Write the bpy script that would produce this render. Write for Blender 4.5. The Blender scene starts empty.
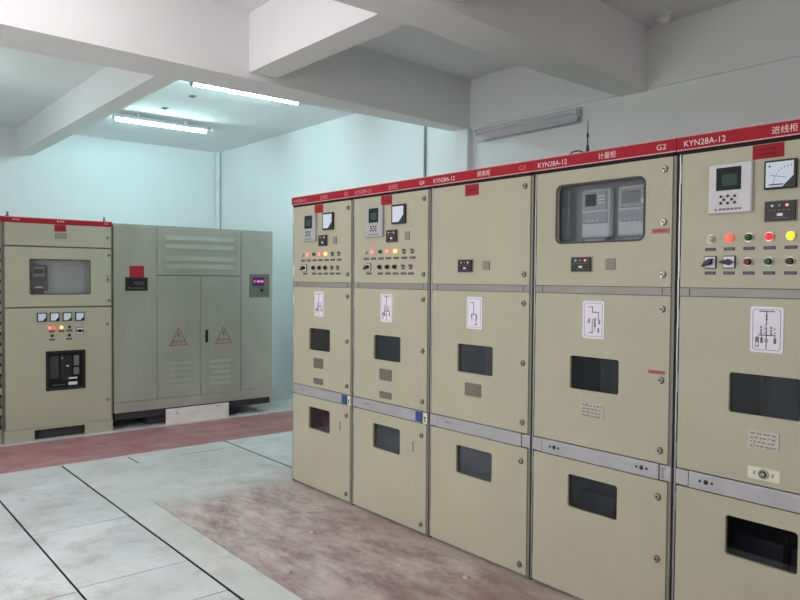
import bpy, bmesh, math, random
from mathutils import Vector, Matrix
random.seed(7)
scene = bpy.context.scene
COL = scene.collection
PI = math.pi

# ------------------------------------------------------------------ materials
def s2l(c):
    return tuple(((v/12.92) if v <= 0.04045 else ((v+0.055)/1.055)**2.4) for v in [x/255 for x in c])

class NT:
    """small helper around a material's node tree"""
    def __init__(self, name):
        self.m = bpy.data.materials.new(name); self.m.use_nodes = True
        self.t = self.m.node_tree; self.t.nodes.clear()
        self.out = self.n('ShaderNodeOutputMaterial')
    def n(self, typ, **kw):
        nd = self.t.nodes.new(typ)
        for k, v in kw.items(): setattr(nd, k, v)
        return nd
    def l(self, a, b): self.t.links.new(a, b)
    def val(self, x, sock):
        if hasattr(x, 'node'): self.l(x, sock)
        else: sock.default_value = x
    def math(self, op, a, b=0.0, c=None, clamp=False):
        nd = self.n('ShaderNodeMath', operation=op); nd.use_clamp = clamp
        self.val(a, nd.inputs[0]); self.val(b, nd.inputs[1])
        if c is not None: self.val(c, nd.inputs[2])
        return nd.outputs[0]
    def mix(self, f, a, b):
        nd = self.n('ShaderNodeMix', data_type='RGBA')
        self.val(f, nd.inputs[0])
        for x, i in ((a, 6), (b, 7)):
            if hasattr(x, 'node'): self.l(x, nd.inputs[i])
            else: nd.inputs[i].default_value = (*x, 1)
        return nd.outputs[2]
    def noise(self, vec, scale, detail=3, rough=.55):
        nd = self.n('ShaderNodeTexNoise'); nd.inputs['Scale'].default_value = scale
        nd.inputs['Detail'].default_value = detail; nd.inputs['Roughness'].default_value = rough
        self.l(vec, nd.inputs['Vector']); return nd.outputs['Fac']
    def ramp(self, f, lo, hi):
        nd = self.n('ShaderNodeMapRange'); nd.clamp = True
        self.l(f, nd.inputs[0]); nd.inputs[1].default_value = lo; nd.inputs[2].default_value = hi
        return nd.outputs[0]
    def pos(self):
        return self.n('ShaderNodeNewGeometry').outputs['Position']
    def objc(self):
        return self.n('ShaderNodeTexCoord').outputs['Object']
    def mapping(self, vec, scale):
        nd = self.n('ShaderNodeMapping'); nd.inputs['Scale'].default_value = scale
        self.l(vec, nd.inputs['Vector']); return nd.outputs[0]
    def bsdf(self, col, rough=.5, metal=0., spec=.5, bump=None, bstr=.1, emit=None, estr=0):
        b = self.n('ShaderNodeBsdfPrincipled')
        if hasattr(col, 'node'): self.l(col, b.inputs['Base Color'])
        else: b.inputs['Base Color'].default_value = (*col, 1)
        self.val(rough, b.inputs['Roughness']); b.inputs['Metallic'].default_value = metal
        b.inputs['Specular IOR Level'].default_value = spec
        if emit is not None:
            b.inputs['Emission Color'].default_value = (*emit, 1); b.inputs['Emission Strength'].default_value = estr
        if bump is not None:
            bp = self.n('ShaderNodeBump'); bp.inputs['Strength'].default_value = bstr; bp.inputs['Distance'].default_value = .01
            self.l(bump, bp.inputs['Height']); self.l(bp.outputs[0], b.inputs['Normal'])
        self.l(b.outputs[0], self.out.inputs[0]); return self.m

def simple(name, rgb, rough=.5, metal=0., var=.06, scale=6., spec=.5, emit=None, estr=0):
    k = NT(name); c = s2l(rgb)
    f = k.ramp(k.noise(k.pos(), scale, 3), .3, .7)
    col = k.mix(f, tuple(x*(1-var) for x in c), tuple(min(1, x*(1+var)) for x in c))
    return k.bsdf(col, rough, metal, spec, emit=emit, estr=estr)

def paint(name, rgb, var=.05):
    """powder coat with faint smudges"""
    k = NT(name); c = s2l(rgb); p = k.pos()
    f = k.ramp(k.noise(p, 1.7, 4), .3, .7)
    col = k.mix(f, tuple(x*(1-var) for x in c), tuple(x*(1+var) for x in c))
    fine = k.noise(p, 260, 2)
    rough = k.math('MULTIPLY_ADD', k.noise(p, 9, 3), .12, .36)
    return k.bsdf(col, rough, 0, .35, bump=fine, bstr=.04)

def plaster(name, rgb, var=.03):
    k = NT(name); c = s2l(rgb); p = k.pos()
    f = k.ramp(k.noise(p, .9, 5), .3, .7)
    col = k.mix(f, tuple(x*(1-var) for x in c), tuple(min(1, x*(1+var*.5)) for x in c))
    return k.bsdf(col, .9, 0, .2, bump=k.noise(p, 30, 4), bstr=.05)

def stainless(name, rgb):
    k = NT(name); c = s2l(rgb); o = k.objc()
    streak = k.noise(k.mapping(o, (9, 9, .5)), 1.5, 2)
    blot = k.ramp(k.noise(k.mapping(o, (1.2, 1.2, .7)), 1.6, 3), .3, .7)
    f = k.math('MULTIPLY_ADD', streak, .12, k.math('MULTIPLY', blot, .8), clamp=True)
    col = k.mix(f, tuple(x*.84 for x in c), tuple(x*1.14 for x in c))
    rough = k.math('MULTIPLY_ADD', streak, .06, .30)
    return k.bsdf(col, rough, .55, .5)

def glass(name, tint, refl=.10):
    k = NT(name)
    tr = k.n('ShaderNodeBsdfTransparent'); tr.inputs[0].default_value = (*tint, 1)
    gl = k.n('ShaderNodeBsdfGlossy'); gl.inputs[0].default_value = (.9, .92, .95, 1); gl.inputs[1].default_value = .04
    fr = k.n('ShaderNodeFresnel'); fr.inputs[0].default_value = 1.45
    fac = k.math('MULTIPLY_ADD', fr.outputs[0], .42, refl - .03, clamp=True)
    mx = k.n('ShaderNodeMixShader'); k.l(fac, mx.inputs[0]); k.l(tr.outputs[0], mx.inputs[1]); k.l(gl.outputs[0], mx.inputs[2])
    k.l(mx.outputs[0], k.out.inputs[0]); return k.m

def emitter(name, rgb, strength):
    k = NT(name); e = k.n('ShaderNodeEmission'); e.inputs[0].default_value = (*s2l(rgb), 1); e.inputs[1].default_value = strength
    k.l(e.outputs[0], k.out.inputs[0]); return k.m

M = {}
M['beige'] = paint('beige_powder_coat', (184, 179, 155))
M['beige_side'] = paint('beige_side_sheet', (172, 166, 145))
M['beige_lv'] = paint('beige_low_voltage', (180, 178, 156))
M['frame'] = simple('frame_grey', (128, 126, 116), .5)
M['dark_gap'] = simple('dark_gap', (52, 50, 47), .7)
M['red'] = simple('red_enamel', (172, 16, 40), .6, var=.06, spec=.3)
M['edge_highlight'] = simple('header_highlight', (214, 178, 170), .5)  # highlight along the red header edges, put into the colour
M['notice'] = simple('red_notice_paper', (160, 24, 40), .8)
M['notice_ink'] = simple('notice_ink', (112, 14, 26), .8)
M['dim_ink'] = simple('worn_lettering', (222, 150, 152), .6)
M['white_ink'] = simple('white_lettering', (240, 226, 226), .6)
M['orange_ink'] = simple('orange_lettering', (236, 120, 96), .6)
M['strip'] = simple('silver_strip', (178, 176, 178), .45, .25, var=.08)
M['strip_gap'] = simple('grey_trim_strip', (150, 147, 141), .5, .15)
M['chrome'] = simple('chrome_edge', (172, 172, 174), .38, .8)
M['knob'] = simple('knob_metal', (176, 172, 160), .35, .7)
M['black'] = simple('black_plastic', (32, 31, 34), .5)
M['black_matte'] = simple('black_matte', (24, 23, 25), .8)
M['grey_plastic'] = simple('pale_grey_plastic', (178, 178, 178), .6)
M['relay_pale'] = simple('relay_case_pale', (216, 214, 216), .6)
M['mid_grey'] = simple('mid_grey_plastic', (140, 138, 134), .6)
M['vent'] = simple('vent_grey', (150, 143, 132), .6)
M['lcd'] = simple('lcd_dark', (34, 42, 42), .6, spec=.2)
M['lcd_in'] = simple('lcd_panel', (66, 82, 78), .6, spec=.2)
M['dial'] = simple('dial_white', (214, 226, 240), .4, var=.02, emit=s2l((214, 226, 240)), estr=.05)  # weak glow added to the white dial face, which is no lamp
M['label'] = simple('label_white', (236, 230, 240), .5, var=.02)
M['cream'] = simple('cream_plate', (226, 222, 200), .5)
M['ink'] = simple('diagram_ink', (64, 58, 74), .7)
M['ink_lt'] = simple('faded_ink', (120, 116, 122), .7)
M['tag_ink'] = simple('legend_plate', (84, 78, 96), .6)
M['nameplate'] = simple('engraved_plate', (128, 120, 104), .45, .4, var=.25, scale=90)
M['nameplate_lt'] = simple('bright_plate', (186, 180, 166), .4, .35, var=.2, scale=90)
M['pink_label'] = simple('faded_red_label', (178, 112, 100), .6)
M['interior'] = simple('cabinet_interior', (58, 58, 64), .6)
M['interior_lt'] = simple('interior_panel', (112, 112, 118), .5)
M['meter_room'] = simple('meter_compartment', (150, 147, 152), .6)
M['meter_back'] = simple('pale_backing', (214, 220, 216), .6)
M['meter_white'] = simple('meter_case', (226, 224, 228), .5)
M['meter_grey'] = simple('meter_face', (176, 174, 180), .5)
M['glass_dark'] = glass('tinted_glass', (.60, .60, .63), .045)
M['glass'] = glass('clear_glass', (.9, .91, .92), .07)
M['gasket'] = simple('gasket_rubber', (70, 68, 70), .6)
M['blue'] = simple('blue_tag', (40, 70, 140), .5)
M['l_white'] = simple('lamp_white', (206, 208, 196), .3)
M['l_green'] = simple('lamp_green', (22, 92, 54), .6)
M['l_redoff'] = simple('button_dark_red', (120, 34, 34), .6)
M['l_red'] = simple('lamp_red_lit', (230, 40, 60), .3, emit=s2l((240, 40, 70)), estr=.8)
M['l_coral'] = simple('lamp_coral_lit', (250, 96, 80), .3, emit=s2l((255, 86, 66)), estr=1.2)
M['l_yellow'] = simple('lamp_yellow_lit', (250, 214, 20), .3, emit=s2l((255, 214, 20)), estr=1.0)
M['l_amber'] = simple('lamp_amber_lit', (255, 210, 120), .3, emit=s2l((255, 200, 90)), estr=2.6)
M['l_pink'] = simple('lamp_pink_lit', (255, 140, 130), .3, emit=s2l((255, 110, 104)), estr=1.8)
M['halo_red'] = simple('glow_ring_red', (214, 120, 106), .4, emit=s2l((255, 100, 84)), estr=.35)
M['halo_amb'] = simple('glow_ring_amber', (226, 178, 100), .4, emit=s2l((255, 180, 60)), estr=.35)
M['screen_on'] = simple('screen_violet', (58, 34, 74), .3, emit=s2l((70, 34, 90)), estr=.4)
M['screen_px'] = simple('screen_pink_digits', (240, 130, 190), .3, emit=s2l((255, 120, 190)), estr=.6)
M['steel'] = stainless('brushed_stainless', (190, 190, 178))
M['steel_base'] = simple('steel_base_frame', (128, 125, 117), .5, .4)
M['warn_red'] = simple('warning_red', (158, 44, 52), .6)
M['board'] = simple('white_board', (240, 232, 228), .7, var=.06, scale=9)
M['pier'] = simple('support_dark', (66, 64, 66), .9)
M['wall'] = plaster('white_plaster', (238, 240, 240))
M['ceil'] = plaster('ceiling_plaster', (240, 239, 240))
M['batten'] = simple('batten_enamel', (212, 212, 216), .5)
M['tube_off'] = simple('unlit_tube', (214, 214, 216), .35)
M['tube_on'] = emitter('lit_tube', (205, 250, 255), 135.0)
M['pvc'] = simple('white_pvc', (236, 240, 240), .6)
M['pvc_grey'] = simple('grey_conduit', (128, 138, 142), .5)
M['rust'] = simple('anchor_rust', (120, 110, 106), .8)
M['plaster_bit'] = simple('plaster_bit', (204, 186, 180), .9)
M['winframe'] = simple('window_frame_white', (220, 222, 224), .5)
M['smoke_white'] = simple('detector_white', (226, 222, 222), .5)

def slab_mat():
    k = NT('trench_slab_concrete'); p = k.pos()
    big = k.ramp(k.noise(p, 1.3, 5, .6), .3, .72)
    col = k.mix(big, s2l((190, 193, 192)), s2l((232, 234, 234)))
    spots = k.ramp(k.noise(p, 3.1, 8, .75), .48, .64)
    col = k.mix(k.math('MULTIPLY', spots, .6), col, s2l((168, 164, 160)))
    return k.bsdf(col, k.math('MULTIPLY_ADD', k.noise(p, 6, 3), .3, .42), 0, .4, bump=k.noise(p, 22, 5), bstr=.12)
M['slab'] = slab_mat()
M['trench'] = simple('trench_shade', (44, 44, 46), .95)  # dark tone standing in for shade inside the trench joints

def floor_mat():
    k = NT('painted_concrete_floor'); p = k.pos()
    sep = k.n('ShaderNodeSeparateXYZ'); k.l(p, sep.inputs[0]); X, Y = sep.outputs[0], sep.outputs[1]
    wob = k.math('MULTIPLY_ADD', k.noise(p, 5, 4), .10, -.05)
    wob2 = k.math('MULTIPLY_ADD', k.noise(p, 1.6, 6, .65), 1.6, -.8)
    def band(v, lo, hi, soft):     # 1 inside lo..hi
        a = k.n('ShaderNodeMapRange'); a.interpolation_type = 'SMOOTHSTEP'; k.val(v, a.inputs[0]); a.inputs[1].default_value = lo-soft; a.inputs[2].default_value = lo+soft
        b = k.n('ShaderNodeMapRange'); b.interpolation_type = 'SMOOTHSTEP'; k.val(v, b.inputs[0]); b.inputs[1].default_value = hi-soft; b.inputs[2].default_value = hi+soft
        return k.math('MULTIPLY', a.outputs[0], k.math('SUBTRACT', 1.0, b.outputs[0]))
    big = k.ramp(k.noise(p, 1.2, 5, .6), .3, .72)
    conc = k.mix(big, s2l((200, 203, 200)), s2l((240, 242, 240)))
    stain = k.ramp(k.noise(p, 2.4, 8, .74), .44, .60)
    conc = k.mix(k.math('MULTIPLY', stain, .5), conc, s2l((176, 168, 160)))
    nearp = k.math('MULTIPLY', k.ramp(X, -1.5, .4), k.ramp(Y, -1.3, -.5))
    conc = k.mix(k.math('MULTIPLY', k.math('MULTIPLY', k.ramp(k.noise(p, 4.1, 8, .75), .40, .58), nearp), .55), conc, s2l((172, 156, 150)))
    # red painted strip in front of the low-voltage cabinet
    redn = k.ramp(k.noise(p, 3.2, 6, .7), .3, .75)
    redc = k.mix(redn, s2l((166, 102, 107)), s2l((194, 146, 149)))
    dust = k.ramp(k.noise(k.mapping(p, (3, 1, 1)), 2.2, 6, .7), .5, .8)
    redc = k.mix(k.math('MULTIPLY', dust, .6), redc, s2l((196, 176, 174)))
    fr = band(k.math('ADD', X, k.math('MULTIPLY', wob, .4)), -2.60, -1.58, .015)
    col = k.mix(fr, conc, redc)
    # worn pinkish paint in front of the row
    pn = k.ramp(k.noise(k.mapping(p, (.8, 1.6, 1)), 2.6, 9, .78), .40, .60)
    pc = k.mix(pn, s2l((152, 122, 121)), s2l((212, 200, 193)))
    deep = k.ramp(k.noise(k.mapping(p, (.6, 1, 1)), 1.9, 4, .6), .45, .7)
    xr = k.ramp(X, .6, 3.0)
    pc = k.mix(k.math('MULTIPLY', deep, k.math('MULTIPLY_ADD', xr, .5, .35)), pc, s2l((140, 92, 94)))
    edge_x = k.math('ADD', X, k.math('MULTIPLY', wob2, .55))
    mx = k.ramp(edge_x, -.35, .25)
    my = band(k.math('ADD', Y, k.math('MULTIPLY', wob, .25)), -1.05, 6., .01)
    fp = k.math('MULTIPLY', mx, my)
    col = k.mix(k.math('MULTIPLY', fp, .92), col, pc)
    # dust line along the foot of the row
    fd = k.math('MULTIPLY', band(Y, -.10, .0, .05), k.ramp(X, -.1, .1))
    col = k.mix(k.math('MULTIPLY', fd, .45), col, s2l((176, 164, 156)))
    # joints between cast panels
    w3 = k.math('MULTIPLY', wob, .12)
    def line(v, at, half): return k.math('LESS_THAN', k.math('ABSOLUTE', k.math('SUBTRACT', k.math('ADD', v, w3), at)), half)
    onc = k.math('MULTIPLY', k.math('GREATER_THAN', X, -1.58), k.math('LESS_THAN', X, .1))
    j = k.math('MULTIPLY', line(Y, .20, .012), onc)
    j = k.math('MAXIMUM', j, k.math('MULTIPLY', line(X, -1.30, .007), k.math('MULTIPLY', k.math('LESS_THAN', Y, .06), k.math('GREATER_THAN', Y, -.36))))
    j = k.math('MAXIMUM', j, k.math('MULTIPLY', line(Y, -.75, .009), k.math('MULTIPLY', k.math('GREATER_THAN', X, -1.5), k.math('LESS_THAN', X, -1.24))))
    j = k.math('MAXIMUM', j, k.math('MULTIPLY', k.math('MULTIPLY', .6, line(Y, -1.05, .004)), k.math('GREATER_THAN', X, -.1)))
    col = k.mix(k.math('MULTIPLY', j, .8), col, s2l((72, 70, 70)))
    h = k.math('SUBTRACT', k.noise(p, 20, 5), k.math('MULTIPLY', j, .6))
    return k.bsdf(col, k.math('MULTIPLY_ADD', k.noise(p, 5, 3), .3, .45), 0, .35, bump=h, bstr=.12)
M['floor'] = floor_mat()

# ------------------------------------------------------------------ mesh builder
class MB:
    def __init__(self): self.bm = bmesh.new(); self.mats = []
    def mi(self, m):
        if m not in self.mats: self.mats.append(m)
        return self.mats.index(m)
    def _merge(self, b2, m, smooth=False):
        i = self.mi(m)
        bmesh.ops.recalc_face_normals(b2, faces=b2.faces[:])
        mp = {v: self.bm.verts.new(v.co) for v in b2.verts}
        for f in b2.faces:
            try: nf = self.bm.faces.new([mp[v] for v in f.verts])
            except ValueError: continue
            nf.material_index = i; nf.smooth = smooth
        b2.free()
    def box(self, x0, x1, y0, y1, z0, z1, m, bev=0):
        b = bmesh.new()
        vs = [b.verts.new((x, y, z)) for x in (x0, x1) for y in (y0, y1) for z in (z0, z1)]
        for q in ((0,1,3,2), (4,6,7,5), (0,4,5,1), (2,3,7,6), (0,2,6,4), (1,5,7,3)): b.faces.new([vs[i] for i in q])
        if bev: bmesh.ops.bevel(b, geom=b.edges[:], offset=bev, segments=2, affect='EDGES', profile=.5)
        self._merge(b, m); return self
    def plate(self, outer, holes, y0, y1, m):
        """polygon in the x-z plane with holes, from y0 (front) to y1"""
        b = bmesh.new()
        for loop in [outer]+holes:
            vs = [b.verts.new((x, y0, z)) for x, z in loop]
            for i in range(len(vs)): b.edges.new((vs[i], vs[(i+1) % len(vs)]))
        bmesh.ops.triangle_fill(b, use_beauty=True, edges=b.edges[:], normal=(0, -1, 0))
        if abs(y1-y0) > 1e-6:
            r = bmesh.ops.extrude_face_region(b, geom=b.faces[:], use_keep_orig=True)
            for v in [g for g in r['geom'] if isinstance(g, bmesh.types.BMVert)]: v.co.y = y1
        self._merge(b, m); return self
    def cyl(self, c, r, y0, y1, m, n=16, r2=None, axis='y'):
        """cylinder along an axis through c=(a,b)"""
        b = bmesh.new(); r2 = r if r2 is None else r2
        def P(a, y, rr):
            u, w = c[0]+rr*math.cos(a), c[1]+rr*math.sin(a)
            return {'y': (u, y, w), 'z': (u, w, y), 'x': (y, u, w)}[axis]
        A = [b.verts.new(P(2*PI*i/n, y0, r)) for i in range(n)]; B = [b.verts.new(P(2*PI*i/n, y1, r2)) for i in range(n)]
        for i in range(n): b.faces.new((A[i], A[(i+1) % n], B[(i+1) % n], B[i]))
        b.faces.new(A[::-1]); b.faces.new(B)
        self._merge(b, m); return self
    def dome(self, c, r, y, h, m, n=16):
        b = bmesh.new(); rings = []
        for k in range(4):
            a = k/4*PI/2
            rings.append([b.verts.new((c[0]+r*math.cos(a)*math.cos(2*PI*i/n), y-h*math.sin(a), c[1]+r*math.cos(a)*math.sin(2*PI*i/n))) for i in range(n)])
        t = b.verts.new((c[0], y-h, c[1]))
        for k in range(3):
            for i in range(n): b.faces.new((rings[k][i], rings[k][(i+1) % n], rings[k+1][(i+1) % n], rings[k+1][i]))
        for i in range(n): b.faces.new((rings[3][i], rings[3][(i+1) % n], t))
        b.faces.new(rings[0][::-1])
        self._merge(b, m, True); return self
    def prism(self, pts, y0, y1, m):
        return self.plate(pts, [], y0, y1, m)
    def rod(self, a, b_, r, m, n=8):
        a, b_ = Vector(a), Vector(b_); d = (b_-a).normalized()
        u = d.orthogonal().normalized(); w = d.cross(u); b = bmesh.new()
        A = [b.verts.new(a+r*(math.cos(2*PI*i/n)*u+math.sin(2*PI*i/n)*w)) for i in range(n)]
        B = [b.verts.new(b_+r*(math.cos(2*PI*i/n)*u+math.sin(2*PI*i/n)*w)) for i in range(n)]
        for i in range(n): b.faces.new((A[i], A[(i+1) % n], B[(i+1) % n], B[i]))
        b.faces.new(A[::-1]); b.faces.new(B); self._merge(b, m); return self
    def text(self, s, x, z, h, y, m, align='LEFT', sx=1.0):
        """lettering facing -y at baseline (x,z), letter height h"""
        c = bpy.data.curves.new('lettering', 'FONT'); c.body = s; c.size = h/.72; c.align_x = align; c.extrude = 0; c.resolution_u = 3
        o = bpy.data.objects.new('lettering', c); COL.objects.link(o)
        dg = bpy.context.evaluated_depsgraph_get()
        me = bpy.data.meshes.new_from_object(o.evaluated_get(dg))
        i = self.mi(m); mp = [self.bm.verts.new((x+v.co.x*sx, y, z+v.co.y)) for v in me.vertices]
        for p in me.polygons:
            try: f = self.bm.faces.new([mp[k] for k in p.vertices]); f.material_index = i
            except ValueError: pass
        bpy.data.objects.remove(o); bpy.data.curves.remove(c); bpy.data.meshes.remove(me); return self
    def build(self, name, parent=None, **props):
        me = bpy.data.meshes.new(name); self.bm.to_mesh(me); self.bm.free()
        for m in self.mats: me.materials.append(M[m])
        o = bpy.data.objects.new(name, me); COL.objects.link(o)
        if parent is not None: o.parent = parent
        for k, v in props.items(): o[k] = v
        return o

def rrect(x0, x1, z0, z1, r=0., n=4):
    if r <= 0: return [(x0, z0), (x1, z0), (x1, z1), (x0, z1)]
    pts = []
    for cx, cz, a0 in ((x1-r, z0+r, -PI/2), (x1-r, z1-r, 0), (x0+r, z1-r, PI/2), (x0+r, z0+r, PI)):
        for i in range(n+1):
            a = a0+i/n*PI/2; pts.append((cx+r*math.cos(a), cz+r*math.sin(a)))
    return pts

def thing(name, label, cat, loc=(0, 0, 0), rotz=0, group=None):
    o = bpy.data.objects.new(name, None); COL.objects.link(o); o.empty_display_size = .1
    o.location = loc; o.rotation_euler = (0, 0, rotz); o['label'] = label; o['category'] = cat
    if group: o['group'] = group
    return o
def tag(o, label, cat, group=None):
    o['label'] = label; o['category'] = cat
    if group: o['group'] = group
    return o
def struct(o): o['kind'] = 'structure'; return o

# ------------------------------------------------------------------ the room
XL, XR, YW, YF = -6.10, 8.0, 2.30, -5.2      # left wall, right end, wall behind the row, window wall
ZC, ZB = 3.60, 3.10                          # ceiling, underside of the beams
TX0, TX1, TY0, TY1 = -1.555, 5.4, -2.51, -1.275   # cable trench

mb = MB()
for x0, x1, y0, y1 in ((XL-.2, TX0, YF-.2, YW+.2), (TX0, TX1, TY1, YW+.2), (TX0, TX1, YF-.2, TY0), (TX1, XR+.2, YF-.2, YW+.2)):
    mb.box(x0, x1, y0, y1, -.30, 0, 'floor')
mb.box(TX0, TX1, TY0, TY1, -.30, -.07, 'trench')
mb.box(TX0, TX1, TY1-.005, TY1, -.07, -.003, 'trench')  # dark strip added on the trench wall so the joint looks shaded
struct(mb.build('floor'))
struct(MB().box(XL-.2, XR+.2, YF-.2, YW+.2, ZC, ZC+.10, 'ceil').build('ceiling'))
struct(MB().box(XL-.2, XL, YF-.2, YW+.2, 0, ZC, 'wall').build('wall_left'))
struct(MB().box(XL, XR, YW, YW+.2, 0, ZC, 'wall').build('wall_right'))
struct(MB().box(XR, XR+.2, YF-.2, YW+.2, 0, ZC, 'wall').build('wall_rear'))
# window wall with openings (behind the camera's left shoulder)
WIN = [(-4.6, -2.6), (.2, 2.2), (3.4, 5.8)]
mb = MB(); mb.plate([(XL, 0), (XR, 0), (XR, ZC), (XL, ZC)], [rrect(a, b, .9, 2.95) for a, b in WIN], YF-.2, YF, 'wall')
struct(mb.build('wall_front'))
for i, (a, b) in enumerate(WIN):
    mb = MB(); mb.plate(rrect(a, b, .9, 2.95), [rrect(a+.06, (a+b)/2-.03, .96, 2.89), rrect((a+b)/2+.03, b-.06, .96, 2.89)], YF-.14, YF-.08, 'winframe')
    w = struct(mb.build('window_%d' % (i+1)))
    for p in ((a+.06, (a+b)/2-.03), ((a+b)/2+.03, b-.06)):
        MB().box(p[0], p[1], YF-.115, YF-.11, .96, 2.89, 'glass').build('pane', w)
# beams: two across the room, longitudinal ones between them, an edge beam on the right wall
def vprism(pts, z0, z1, m):
    b = bmesh.new(); lo = [b.verts.new((x, y, z0)) for x, y in pts]; hi = [b.verts.new((x, y, z1)) for x, y in pts]; n = len(pts)
    b.faces.new(lo[::-1]); b.faces.new(hi)
    for i in range(n): b.faces.new((lo[i], lo[(i+1) % n], hi[(i+1) % n], hi[i]))
    mb = MB(); mb._merge(b, m); return mb
struct(vprism([(-.54, YF), (-.06, YF), (-.06, -2), (-.17, -.15), (-.38, YW), (-.56, YW)], ZB, ZC, 'ceil').build('trim_1'))
struct(vprism([(1.60, YF), (1.96, YF), (1.90, -.3), (1.62, YW), (1.37, YW), (1.40, 1.2), (1.55, -.3)], ZB, ZC, 'ceil').build('trim_2'))
struct(MB().box(-.165, 1.55, -.285, -.045, 3.15, ZC, 'ceil').box(1.88, XR, -.285, -.045, 3.15, ZC, 'ceil').build('trim_3'))
struct(MB().box(XL, -.55, -.66, -.46, 3.25, ZC, 'ceil').build('trim_4'))
struct(MB().box(-.14, XR, YW-.018, YW, ZB+.012, ZC, 'wall').build('trim_5'))
# column under the first beam
struct(MB().box(-.555, -.34, YW-.07, YW, 0, ZB, 'wall').build('trim_6'))
struct(MB().box(XL, XL+.012, YF, YW, 0, .12, 'wall').build('baseboard_left'))
struct(MB().box(XL, -.55, YW-.012, YW, 0, .12, 'wall').build('baseboard_right'))

# ------------------------------------------------------------------ trench cover slabs
GS = 'concrete trench cover slabs'
ordn = ['first', 'second', 'third', 'fourth', 'fifth', 'sixth', 'seventh', 'eighth']
def slab(x0, x1, y0, y1, label):
    mb = MB(); h = random.uniform(-.002, .001); mb.box(x0, x1, y0, y1, -.010, h, 'slab', .003); mb.box(x0+.001, x1-.001, y0+.001, y1-.001, -.07, -.010, 'trench')  # slab sides coloured dark to paint shade into the gaps
    o = mb.build('trench_cover_slab'); tag(o, label, 'floor slab', GS); o['kind'] = 'thing'
xs = [-1.55, -.90, -.41, .08, .56, 1.04, 1.53, 2.02]
for i in range(7):
    slab(xs[i]+.003, xs[i+1]-.003, -1.874, -1.290, '%s concrete trench slab from the red floor strip, in the lane beside the pinkish patch' % ordn[i])
xs = [-1.55, -.87, .10, 1.08, 2.06]
for i in range(4):
    slab(xs[i]+.003, xs[i+1]-.003, -2.50, -1.888, 'concrete trench slab meeting the red strip just beyond the left frame edge' if i == 0 else '%s visible trench slab from the red strip in the lane at lower left corner' % ordn[i-1])

# ------------------------------------------------------------------ small fittings shared by cabinets
def door_plate(name, root, u0, u1, z0, z1, holes=(), mat='beige', th=.022, r=.004):
    mb = MB(); mb.plate(rrect(u0, u1, z0, z1, r, 2), [rrect(*h) for h in holes], 0, th, mat)
    return mb.build(name, root)
def knob(p, u, z, dark=False):
    mb = MB(); mb.cyl((u, z), .0155, -.004, 0, 'black', 16); mb.cyl((u, z), .0135, -.006, -.004, 'knob', 16); mb.cyl((u, z), .010, -.012, -.006, 'knob', 12, .012)
    mb.cyl((u, z), .0062, -.0130, -.012, 'black', 6)
    mb.box(u-.004, u+.004, -.015, -.012, z-.015, z-.004, 'knob'); return mb.build('lock_knob', p)
def hinge(p, u, z, h=.085):
    mb = MB(); mb.cyl((u, .004), .0075, z-h/2, z-h/6-.002, 'chrome', 10, axis='z'); mb.cyl((u, .004), .0075, z-h/6, z+h/6, 'chrome', 10, axis='z')
    mb.cyl((u, .004), .0075, z+h/6+.002, z+h/2, 'chrome', 10, axis='z'); mb.box(u-.016, u+.002, .012, .02, z-h/2, z+h/2, 'chrome')
    return mb.build('hinge', p)
def notice(p, u0, u1, z0, z1, lines=2, y=0):
    mb = MB(); mb.box(u0, u1, y-.0015, y, z0, z1, 'notice')
    w, h = u1-u0, z1-z0
    for k in range(lines):
        zz = z1-h*(k+1)/(lines+1)
        x = u0+w*.2
        while x < u1-w*.22:
            d = random.uniform(.05, .1)*w
            mb.box(x, min(x+d, u1-w*.18), y-.002, y-.0015, zz-h*.07, zz+h*.05, 'notice_ink'); x += d+w*.03
    return mb.build('red_notice', p)
def relay(p, u0, u1, z0, z1, body='grey_plastic'):
    w, h = u1-u0, z1-z0
    mb = MB(); mb.box(u0, u1, -.018, 0, z0, z1, body, .004)
    mb.box(u0+.19*w, u0+.77*w, -.0195, -.018, z0+.46*h, z0+.92*h, 'lcd'); mb.box(u0+.33*w, u0+.68*w, -.0205, -.0195, z0+.55*h, z0+.78*h, 'lcd_in')
    c = (u0+.47*w, z0+.27*h)
    for dx, dz in ((0, .07), (0, -.07), (-.09, 0), (.09, 0), (-.16, .065), (.16, .065), (-.16, -.065), (.16, -.065)):
        mb.cyl((c[0]+dx*w, c[1]+dz*h), .0062, -.021, -.018, 'black', 6)
    mb.cyl((u0+.19*w, z0+.075*h), .006, -.019, -.018, 'ink', 3)
    x = u0+.27*w
    while x < u0+.78*w: mb.box(x, x+.012, -.0186, -.018, z0+.06*h, z0+.10*h, 'ink_lt'); x += .016
    return mb.build('protection_relay', p)
def ammeter(p, u0, u1, z0, z1, marks=True):
    w, h = u1-u0, z1-z0
    mb = MB(); mb.box(u0, u1, -.016, 0, z0, z1, 'black', .003)
    f = .07 if marks else .10
    a, b, c, d = u0+f*w, u1-f*w, z0+f*h, z1-f*h
    mb.prism([(a, c), (b-.34*w, c), (b, c+.36*h), (b, d), (a, d)], -.0175, -.016, 'dial')
    if marks:
        for k in range(9):       # scale arc
            t = PI*.5+k/8*PI*.5
            r = .58*w; x, z = b-.06*w+r*math.cos(t)*.95, c+.12*h+r*math.sin(t)*.95
            mb.box(x-.0012, x+.0012, -.018, -.0175, z-.004, z+.004, 'ink_lt')
        mb.rod((b-.2*w, -.018, c+.3*h), (a+.14*w, -.018, c+.42*h), .0009, 'ink', 4)
        mb.box(a+.1*w, a+.55*w, -.018, -.0175, c+.06*h, c+.1*h, 'ink'); mb.cyl((a+.12*w, d-.14*h), .004, -.018, -.0175, 'ink', 8)
    return mb.build('ammeter', p)
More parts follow.
